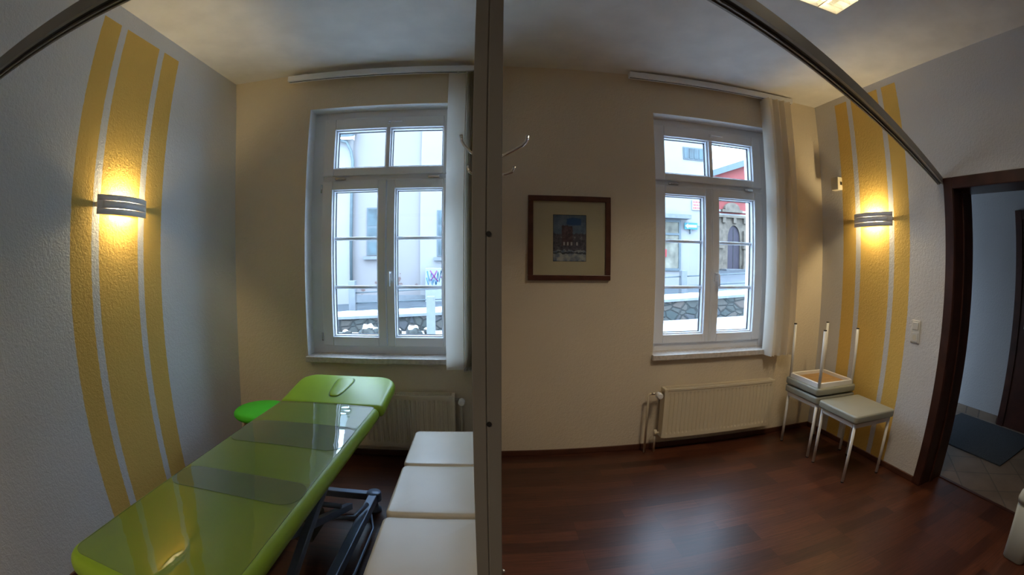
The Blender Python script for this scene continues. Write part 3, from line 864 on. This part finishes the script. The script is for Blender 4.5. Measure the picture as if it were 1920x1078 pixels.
# ---------------------------------------------------------------- square stools
def make_stool(label, loc, rot, vinyl, w, d, zt, group, th=.058):
    t = thing('square_stool', label, 'stool', loc, rot, group)
    bm = bmesh.new(); cushion(bm, -w / 2, w / 2, -d / 2, d / 2, zt - th, zt - .004, (.028,) * 4, .014, 6, crown=.004)
    obj('seat_cushion', bm, vinyl, t)
    ix, iy = w / 2 - .022, d / 2 - .022
    bm = bmesh.new(); za, zb = zt - th - .034, zt - th + .001
    for (x0, x1, y0, y1) in ((-ix, ix, -iy, -iy + .02), (-ix, ix, iy - .02, iy), (-ix, -ix + .02, -iy + .02, iy - .02), (ix - .02, ix, -iy + .02, iy - .02)): box(bm, x0, x1, y0, y1, za, zb)
    obj('seat_frame', bm, 'white_metal', t, bevel=.002)
    obj('seat_board', B((-ix + .02, ix - .02, -iy + .02, iy - .02, zb - .010, zb)), 'ply', t)
    for sx in (-1, 1):
        for sy in (-1, 1):
            bm = bmesh.new(); x, y = sx * (ix - .008), sy * (iy - .008)
            tube(bm, [(x, y, .006), (x, y, zb - .002)], .0115, 14)
            lg = obj('leg', bm, 'white_metal', t)
            bm = bmesh.new(); tube(bm, [(x, y, 0), (x, y, .008)], .0122, 14)
            obj('foot_cap', bm, 'black', lg)
    return t
g = 'white metal stools with grey seats in the right corner'
rz = math.radians(-3)
s0 = make_stool('grey topped white metal stool standing nearest the doorway, nothing on it', (2.503, 2.103, 0), (0, 0, rz), 'grey_vinyl', .415, .415, .482, g)
dup(s0, (2.533, 2.553, 0), (0, 0, math.radians(-1.5)), 'grey topped white metal stool in the corner, carrying an upturned stool')
dup(s0, (2.533, 2.553, .9645), (PI, 0, math.radians(-1.5)), 'upturned white metal stool with its legs in the air on another stool')
g = 'cream topped stools along the partition'
for k, (yc, lab) in enumerate(((2.083, 'cream padded stool farthest along the partition, nearest the radiator'),
                               (1.655, 'cream padded stool in the middle of the row along the partition'),
                               (1.215, 'cream padded stool nearest the viewer in the row along the partition'))):
    if k == 0: b0 = make_stool(lab, (-.206, yc, 0), (0, 0, 0), 'cream_vinyl', .368, .418, .470, g, .062)
    else: dup(b0, (-.206 + .0 * k, yc, 0), (0, 0, 0), lab)

# ---------------------------------------------------------------- bin at the right edge
t = thing('waste_bin', 'white tapered bin with rounded lid at the right edge beside the doorway', 'bin', (2.675, .575, 0))
bm = bmesh.new(); rings = []
for z, sx, sy in ((0, .110, .078), (.006, .115, .083), (.33, .150, .118), (.332, .146, .114)):
    rings.append([bm.verts.new((x, y, z)) for x, y in rring(-sx, sx, -sy, sy, (.035,) * 4, 6)])
for a, b in zip(rings, rings[1:]):
    for k in range(len(a)):
        f = bm.faces.new((a[k], a[(k + 1) % len(a)], b[(k + 1) % len(a)], b[k])); f.smooth = True
bm.faces.new(rings[0][::-1]); bm.faces.new(rings[-1])
obj('bin_body', bm, 'bin', t)
bm = bmesh.new(); rings = []
for z, sx, sy in ((.325, .154, .122), (.35, .157, .125), (.38, .150, .118), (.41, .125, .095), (.425, .09, .065), (.43, .04, .03)):
    rings.append([bm.verts.new((x, y, z)) for x, y in rring(-sx, sx, -sy, sy, (min(.04, sy * .9),) * 4, 6)])
for a, b in zip(rings, rings[1:]):
    for k in range(len(a)):
        f = bm.faces.new((a[k], a[(k + 1) % len(a)], b[(k + 1) % len(a)], b[k])); f.smooth = True
bm.faces.new(rings[0][::-1]); bm.faces.new(rings[-1])
obj('bin_lid', bm, 'bin', t)

# ================================================================ outside
def wtop(x): return -.125 + .0509 * (x + 4.2)          # top of the retaining wall along the sloping street
# near snowy yard
bm = bmesh.new()
def quad_slab(bm, P4, th, mi=0):
    A = [bm.verts.new(p) for p in P4]; Bv = [bm.verts.new((p[0], p[1], p[2] - th)) for p in P4]
    for f in (A, Bv[::-1]): bm.faces.new(f).material_index = mi
    for k in range(4): bm.faces.new((A[k], Bv[k], Bv[(k + 1) % 4], A[(k + 1) % 4])).material_index = mi
quad_slab(bm, [(-25, 3.4, -1.45), (30, 3.4, 0.05), (30, 12, .45), (-25, 12, -1.35)], .3)
struct(obj('ground_yard', bm, 'snow'), 'snow covered yard outside the windows', 'ground')
bm = bmesh.new()
quad_slab(bm, [(-25, 12.2, wtop(-25) - .12), (30, 12.2, wtop(30) - .12), (30, 60, wtop(30) + .3), (-25, 60, wtop(-25) + .2)], .3)
struct(obj('ground_street', bm, 'road'), 'wet street beyond the stone wall', 'ground')
# retaining wall
t = thing('stone_wall', 'rubble stone retaining wall with snow on top, outside the windows', 'stone wall')
bm = bmesh.new(); N = 110
rows = []
for k in range(N + 1):
    x = -25 + 55 * k / N; z = wtop(x); w = .03 * math.sin(k * 1.7)
    rows.append([bm.verts.new(q) for q in ((x, 11.98 + w, z - 2.4), (x, 11.98 + w, z - .09), (x, 12.32, z - .09), (x, 12.32, z - 2.4))])
for a, b in zip(rows, rows[1:]):
    for q in range(4): bm.faces.new((a[q], b[q], b[(q + 1) % 4], a[(q + 1) % 4]))
bm.faces.new(rows[0]); bm.faces.new(rows[-1][::-1])
obj('masonry', bm, 'stone', t)
bm = bmesh.new(); rows = []
for k in range(N + 1):
    x = -25 + 55 * k / N; z = wtop(x)
    rows.append([bm.verts.new(q) for q in ((x, 11.90, z - .16), (x, 11.90, z - .09), (x, 12.36, z - .09), (x, 12.36, z - .16))])
for a, b in zip(rows, rows[1:]):
    for q in range(4): bm.faces.new((a[q], b[q], b[(q + 1) % 4], a[(q + 1) % 4]))
bm.faces.new(rows[0]); bm.faces.new(rows[-1][::-1])
obj('coping', bm, 'grey_post', t)
bm = bmesh.new(); rows = []
for k in range(N * 2 + 1):
    x = -25 + 55 * k / (2 * N); z = wtop(x); j = .008 * math.sin(k * 2.3)
    rows.append([bm.verts.new(q) for q in ((x, 11.92, z - .09), (x, 11.90, z - .02 + j), (x, 11.98, z + .03 + j), (x, 12.28, z + .03 - j), (x, 12.36, z - .09))])
for a, b in zip(rows, rows[1:]):
    for q in range(5): bm.faces.new((a[q], b[q], b[(q + 1) % 5], a[(q + 1) % 5]))
bm.faces.new(rows[0]); bm.faces.new(rows[-1][::-1])
obj('snow_cap', bm, 'snow', t)
# stones with snow lumps at the foot, left
lumps = [(-4.1, 11.2, .17), (-3.72, 11.3, .13), (-3.05, 11.1, .26), (-2.35, 11.2, .17), (-1.85, 11.1, .22), (-1.5, 11.4, .15), (-.6, 11.2, .18), (-5.0, 11.2, .2), (-2.7, 11.45, .16)]
first = None
for k, (x, y, r) in enumerate(lumps):
    bm = bmesh.new(); bmesh.ops.create_icosphere(bm, subdivisions=3, radius=r)
    for v in bm.verts:
        v.co *= 1 + .22 * math.sin(v.co.x * 19 + k) * math.cos(v.co.z * 16 + k * 2) + .1 * math.sin(v.co.x * 37 + k * 3); v.co.z *= .85
        v.co.z = max(v.co.z, -.6 * r)
    for f in bm.faces: f.smooth = True; f.material_index = 1 if f.calc_center_median().z > .52 * r + .1 * r * math.sin(f.calc_center_median().x * 25) else 0
    zg = -1.45 + (x + 25) / 55 * 1.5 + (y - 3.4) / 8.6 * .2
    o = obj('boulder', bm, ['stone', 'snow'], None, (x, y, zg + .5 * r + .05))
    tag(o, 'snow topped boulder at the foot of the stone wall outside the left window', 'boulder', 'boulders at the foot of the stone wall')
# posts
def post(x0, x1, y, z0, z1, label, grp=None):
    o = obj('stone_post', B((x0, x1, y, y + .22, z0, z1), bev=.015), 'grey_post'); tag(o, label, 'post', grp); return o
post(-1.353, -1.165, 10, -1.0, .545, 'pale square post standing in front of the stone wall')
post(-4.19, -3.98, 13.0, -.3, .76, 'grey railing post behind the stone wall, outside the left window')
post(6.31, 6.51, 13.0, .2, 1.11, 'grey railing post behind the stone wall, outside the right window')
t = thing('street_railing', 'thin metal railing bars behind the stone wall', 'railing')
for dz in (.30, .62):
    bm = bmesh.new(); tube(bm, [(6.515, 13.1, wtop(6.5) + dz - .12), (14, 13.1, wtop(14) + dz - .12)], .02, 8); obj('rail', bm, 'grey_frame', t)
    bm = bmesh.new(); tube(bm, [(-3.98, 13.1, wtop(-4) + dz - .12), (6.305, 13.1, wtop(6.3) + dz - .12)], .02, 8); obj('rail', bm, 'grey_frame', t)
# opposite white house (one building)
t = thing('white_house', 'long white rendered house across the street, filling both windows', 'house')
obj('house_wall', B((-2.38, 8.95, 16, 24, -1.5, 8.2)), 'fac_white', t)
obj('house_wall', B((-5.05, -2.38, 16.12, 24, -1.5, 8.2)), 'fac_pink', t)
obj('house_wall', B((-16, -5.05, 15.95, 24, -1.5, 6.0)), 'fac_white', t)
obj('plinth', B((-5.05, 8.95, 15.9, 16.0, -1.5, .08)), 'grey_post', t)
bm = bmesh.new(); prism(bm, [(15.6, 6.0), (24, 10.5), (24, 10.8), (15.5, 6.2)], 0, -16, -4.95)
obj('roof', bm, 'zinc', t)
bm = bmesh.new(); prism(bm, [(15.7, 8.2), (20, 10.6), (24.3, 8.2)], 0, -5.05, 9.0)
obj('roof', bm, 'snow', t)
bm = bmesh.new(); tube(bm, [(-5.6, 15.75, 5.95), (-5.25, 15.78, 5.85), (-5.08, 15.85, 5.5), (-5.0, 15.9, 5.1), (-5.0, 15.9, -.2)], .055, 10)
obj('downpipe', bm, 'zinc', t)
def hwin(x0, x1, z0, z1, nx, zs, y=16.0, parent=None):
    bm = bmesh.new(); box(bm, x0, x1, y - .02, y + .06, z0, z1)
    f = obj('window', bm, 'grey_frame', parent)
    zz = [z0] + list(zs) + [z1]; bm = bmesh.new(); w = (x1 - x0) / nx
    for i in range(nx):
        for a, b in zip(zz, zz[1:]): box(bm, x0 + i * w + .06, x0 + (i + 1) * w - .06, y - .03, y - .018, a + .05, b - .05)
    obj('pane', bm, 'dark_glass', f)
    return f
f = hwin(-4.44, -3.5, 1.56, 3.34, 2, (2.1, 2.62), 16.1, t)
obj('window_ledge', B((-4.55, -3.4, 15.95, 16.12, 1.40, 1.52)), 'grey_post', t)
f = hwin(-1.75, -.8, 1.50, 3.2, 2, (2.1, 2.62), 15.98, t)
obj('window_ledge', B((-1.86, -.7, 15.85, 16.0, 1.35, 1.47)), 'grey_post', t)
hwin(3.2, 4.3, 1.6, 3.3, 2, (2.6,), 15.98, t)
# shop window with a ledge over it
bm = bmesh.new()
for q in ((5.6, 7.67, 15.93, 16.0, 1.02, 1.12), (5.6, 7.67, 15.93, 16.0, 2.93, 3.02), (5.6, 5.7, 15.93, 16.0, 1.12, 2.93), (7.58, 7.67, 15.93, 16.0, 1.12, 2.93), (6.66, 6.72, 15.93, 16.0, 1.12, 2.93), (5.7, 7.58, 15.93, 16.0, 2.42, 2.50)): box(bm, *q)
f = obj('shop_window', bm, 'grey_frame', t)
obj('pane', B((5.7, 7.58, 15.97, 15.985, 1.12, 2.93)), 'interior', f)
obj('poster', B((6.86, 7.06, 15.95, 15.968, 1.56, 1.86)), 'sign_red', f)
obj('canopy_ledge', B((5.4, 7.98, 15.6, 16.0, 3.06, 3.22)), 'grey_post', t)
bm = bmesh.new(); box(bm, 7.86, 8.80, 15.96, 16.0, 5.50, 6.02)
f = obj('dormer_window', bm, 'grey_frame', t)
bm = bmesh.new()
for k in range(4): box(bm, 7.9 + k * .225, 8.08 + k * .225, 15.94, 15.958, 5.55, 5.97)
obj('pane', bm, 'dark_glass', f)
# arrow sign and red notice
s = thing('arrow_sign', 'blue sign with white arrow pointing left on the white house', 'street sign', (8.09, 15.9, 2.80))
obj('sign_plate', B((-.29, .29, -.02, 0, -.13, .13)), 'teal', s)
bm = bmesh.new(); prism(bm, [(-.27, 0), (-.13, -.11), (-.13, -.055), (.26, -.055), (.26, .055), (-.13, .055), (-.13, .11)], 1, -.03, -.0195)
obj('arrow', bm, 'sign_white', s)
obj('sign_arm', B((.29, .62, -.01, .0, -.02, .02)), 'zinc', s)
obj('bracket', B((-.02, .02, -.02, .095, -.3, -.12)), 'zinc', s)
s = thing('notice_board', 'small white notice with red writing high on the white house', 'notice', (8.40, 15.96, 3.66))
obj('board', B((-.21, .21, -.02, .035, -.2, .2)), 'sign_white', s)
for r in range(3):
    bm = bmesh.new(); x = -.17
    while x < .15:
        w = random.uniform(.03, .07); box(bm, x, min(x + w, .18), -.024, -.019, .09 - r * .12, .15 - r * .12); x += w + .02
    obj('lettering', bm, 'sign_red', s)
# utility box with graffiti
s = thing('utility_box', 'white utility box with blue and magenta graffiti outside the left window', 'utility box', (-1.80, 15.3, -.3))
k = 15.3 / 16
obj('cabinet', B((-.30, .55, 0, .45, .12, 1.39), bev=.02), 'box_white', s)
obj('cabinet_plinth', B((-.28, .53, .02, .43, 0, .12)), 'grey_post', s)
random.seed(3)
for nm, ms, pts in (('graffiti', 'spray_blue', [(-.22, 1.28), (-.16, .92), (-.08, 1.22), (-.02, .86), (.04, 1.12), (.10, .84), (.16, 1.26), (.20, .9), (.27, 1.3), (.36, 1.0), (.30, 1.22)]),
                    ('graffiti', 'spray_blue', [(-.25, 1.05), (-.18, .8), (-.12, 1.0), (-.04, .78), (.02, .98), (.09, .80)]),
                    ('graffiti', 'magenta', [(-.12, 1.3), (-.02, 1.16), (.08, 1.02), (.16, .92)]),
                    ('graffiti', 'magenta', [(.12, 1.3), (.04, 1.14), (-.06, 1.0), (-.10, .95)]),
                    ('graffiti', 'magenta', [(.26, 1.05), (.34, 1.15), (.45, 1.25), (.5, 1.3)])):
    bm = bmesh.new(); tube(bm, [(x, -.004, z) for x, z in pts], .022, 6, flat=(0, 0, 1)); obj(nm, bm, ms, s)
# red building with an arched doorway
t = thing('red_house', 'red and sandstone building with arched dark door outside the right window', 'house')
bm = bmesh.new(); prism(bm, [(9.5, -.5), (24, -.5), (24, 10.4), (14.7, 7.05), (9.5, 5.2)], 1, 26, 34)
obj('red_wall', bm, 'red', t)
bm = bmesh.new(); prism(bm, [(9.4, 5.15), (14.7, 7.0), (24.1, 10.35), (24.1, 10.85), (14.7, 7.42), (9.4, 5.6)], 1, 25.6, 26.2)
obj('cornice', bm, 'zinc', t)
bm = bmesh.new()
for z in (6.15, 5.5, 4.75, 4.5): box(bm, 9.5, 24, 25.92, 26, z, z + .13)
obj('string_course', bm, 'sign_white', t)
bm = bmesh.new(); box(bm, 14.2, 15.95, 25.8, 26, .4, 4.35); box(bm, 16.95, 18.4, 25.8, 26, .4, 4.35)
ar = [(15.95, 3.0)] + [(16.45 - .5 * math.cos(a), 3.0 + .85 * math.sin(a)) for a in [PI * k / 12 for k in range(1, 12)]] + [(16.95, 3.0), (16.95, 4.35), (15.95, 4.35)]
prism(bm, ar, 1, 25.8, 26)
for x in (15.0, 17.15):
    box(bm, x, x + .45, 25.6, 25.8, .4, 3.5); box(bm, x - .08, x + .53, 25.5, 25.8, 2.3, 2.5); box(bm, x - .08, x + .53, 25.5, 25.8, .4, 1.2)
for x in (14.6, 15.6, 16.45, 17.3): box(bm, x - .12, x + .12, 25.62, 25.8, 4.0, 4.5)
box(bm, 14.2, 18.4, 25.6, 25.8, 4.35, 4.5)
obj('stone_portal', bm, 'sand', t)
bm = bmesh.new(); pr = [(15.75, 4.9)] + [(16.3 - .6 * math.cos(PI * k / 8), 4.95 + .42 * math.sin(PI * k / 8)) for k in range(9)] + [(16.9, 4.9)]
prism(bm, pr, 1, 25.7, 25.95); box(bm, 15.5, 17.1, 25.7, 25.95, 4.72, 4.9)
obj('crest_stone', bm, 'sand', t)
bm = bmesh.new(); ar = [(15.95, .95), (16.95, .95)] + [(16.45 + .5 * math.cos(PI * k / 12), 3.0 + .85 * math.sin(PI * k / 12)) for k in range(13)]
prism(bm, ar, 1, 25.9, 25.97)
dr = obj('arched_door', bm, 'door_violet', t)
obj('glazing_slit', B((16.43, 16.47, 25.88, 25.9, 1.0, 3.6)), 'black', dr)
obj('steps', B((15.2, 17.6, 24.7, 25.9, .4, .95), (14.8, 18, 24.2, 25.9, .35, .7)), 'grey_post', t)

# ---------------------------------------------------------------- sky
w = bpy.data.worlds.new('overcast'); sc.world = w; w.use_nodes = True
wt = w.node_tree; bg = wt.nodes['Background']
tc = wt.nodes.new('ShaderNodeTexCoord'); sx = wt.nodes.new('ShaderNodeSeparateXYZ')
wt.links.new(tc.outputs['Generated'], sx.inputs[0])
rp = wt.nodes.new('ShaderNodeValToRGB'); e = rp.color_ramp.elements
e[0].position = 0; e[0].color = (.43, .58, .77, 1); e[1].position = .9; e[1].color = (.80, 1.08, 1.46, 1)
wt.links.new(sx.outputs[2], rp.inputs[0]); wt.links.new(rp.outputs[0], bg.inputs[0])
bg.inputs[1].default_value = 9

# ---------------------------------------------------------------- camera (fisheye lens)
cd = bpy.data.cameras.new('camera'); cam = bpy.data.objects.new('camera', cd); COL.objects.link(cam); sc.camera = cam
cd.type = 'PANO'; cd.panorama_type = 'FISHEYE_LENS_POLYNOMIAL'
cd.sensor_fit = 'HORIZONTAL'; cd.sensor_width = 36; cd.sensor_height = 36 * 1078 / 1920
cd.fisheye_fov = math.radians(220)
F = 816.9135939 * 36 / 1920
e_, a_, b_ = .015866782705, -.0873055351, .05211831408
cd.fisheye_polynomial_k0 = 0
cd.fisheye_polynomial_k1 = -1 / F; cd.fisheye_polynomial_k2 = -e_ / F ** 2
cd.fisheye_polynomial_k3 = -a_ / F ** 3; cd.fisheye_polynomial_k4 = -b_ / F ** 4
Rm = [[0.9980032973988809, 0.06316129526982975, -0.0002629844062268334], [-0.06300476606395918, 0.9958062012169389, 0.06633557922499106], [0.00445172260886888, -0.06618655753041301, 0.9977973350175309]]
mw = Matrix.Identity(4)
for i in range(3):
    mw[i][0] = Rm[i][0]; mw[i][1] = Rm[i][2]; mw[i][2] = -Rm[i][1]
mw[2][3] = 1.42
cam.matrix_world = mw
cd.clip_start = .02; cd.clip_end = 200

# ---------------------------------------------------------------- render look
vs = sc.view_settings
vs.view_transform = 'Standard'; vs.look = 'None'; vs.gamma = 1; vs.use_curve_mapping = False; vs.exposure = .22
sc.cycles.use_denoising = True
sc.cycles.max_bounces = 10; sc.cycles.diffuse_bounces = 6; sc.cycles.transparent_max_bounces = 16
sc.cycles.sample_clamp_indirect = 8
sc.cycles.caustics_reflective = False; sc.cycles.caustics_refractive = False
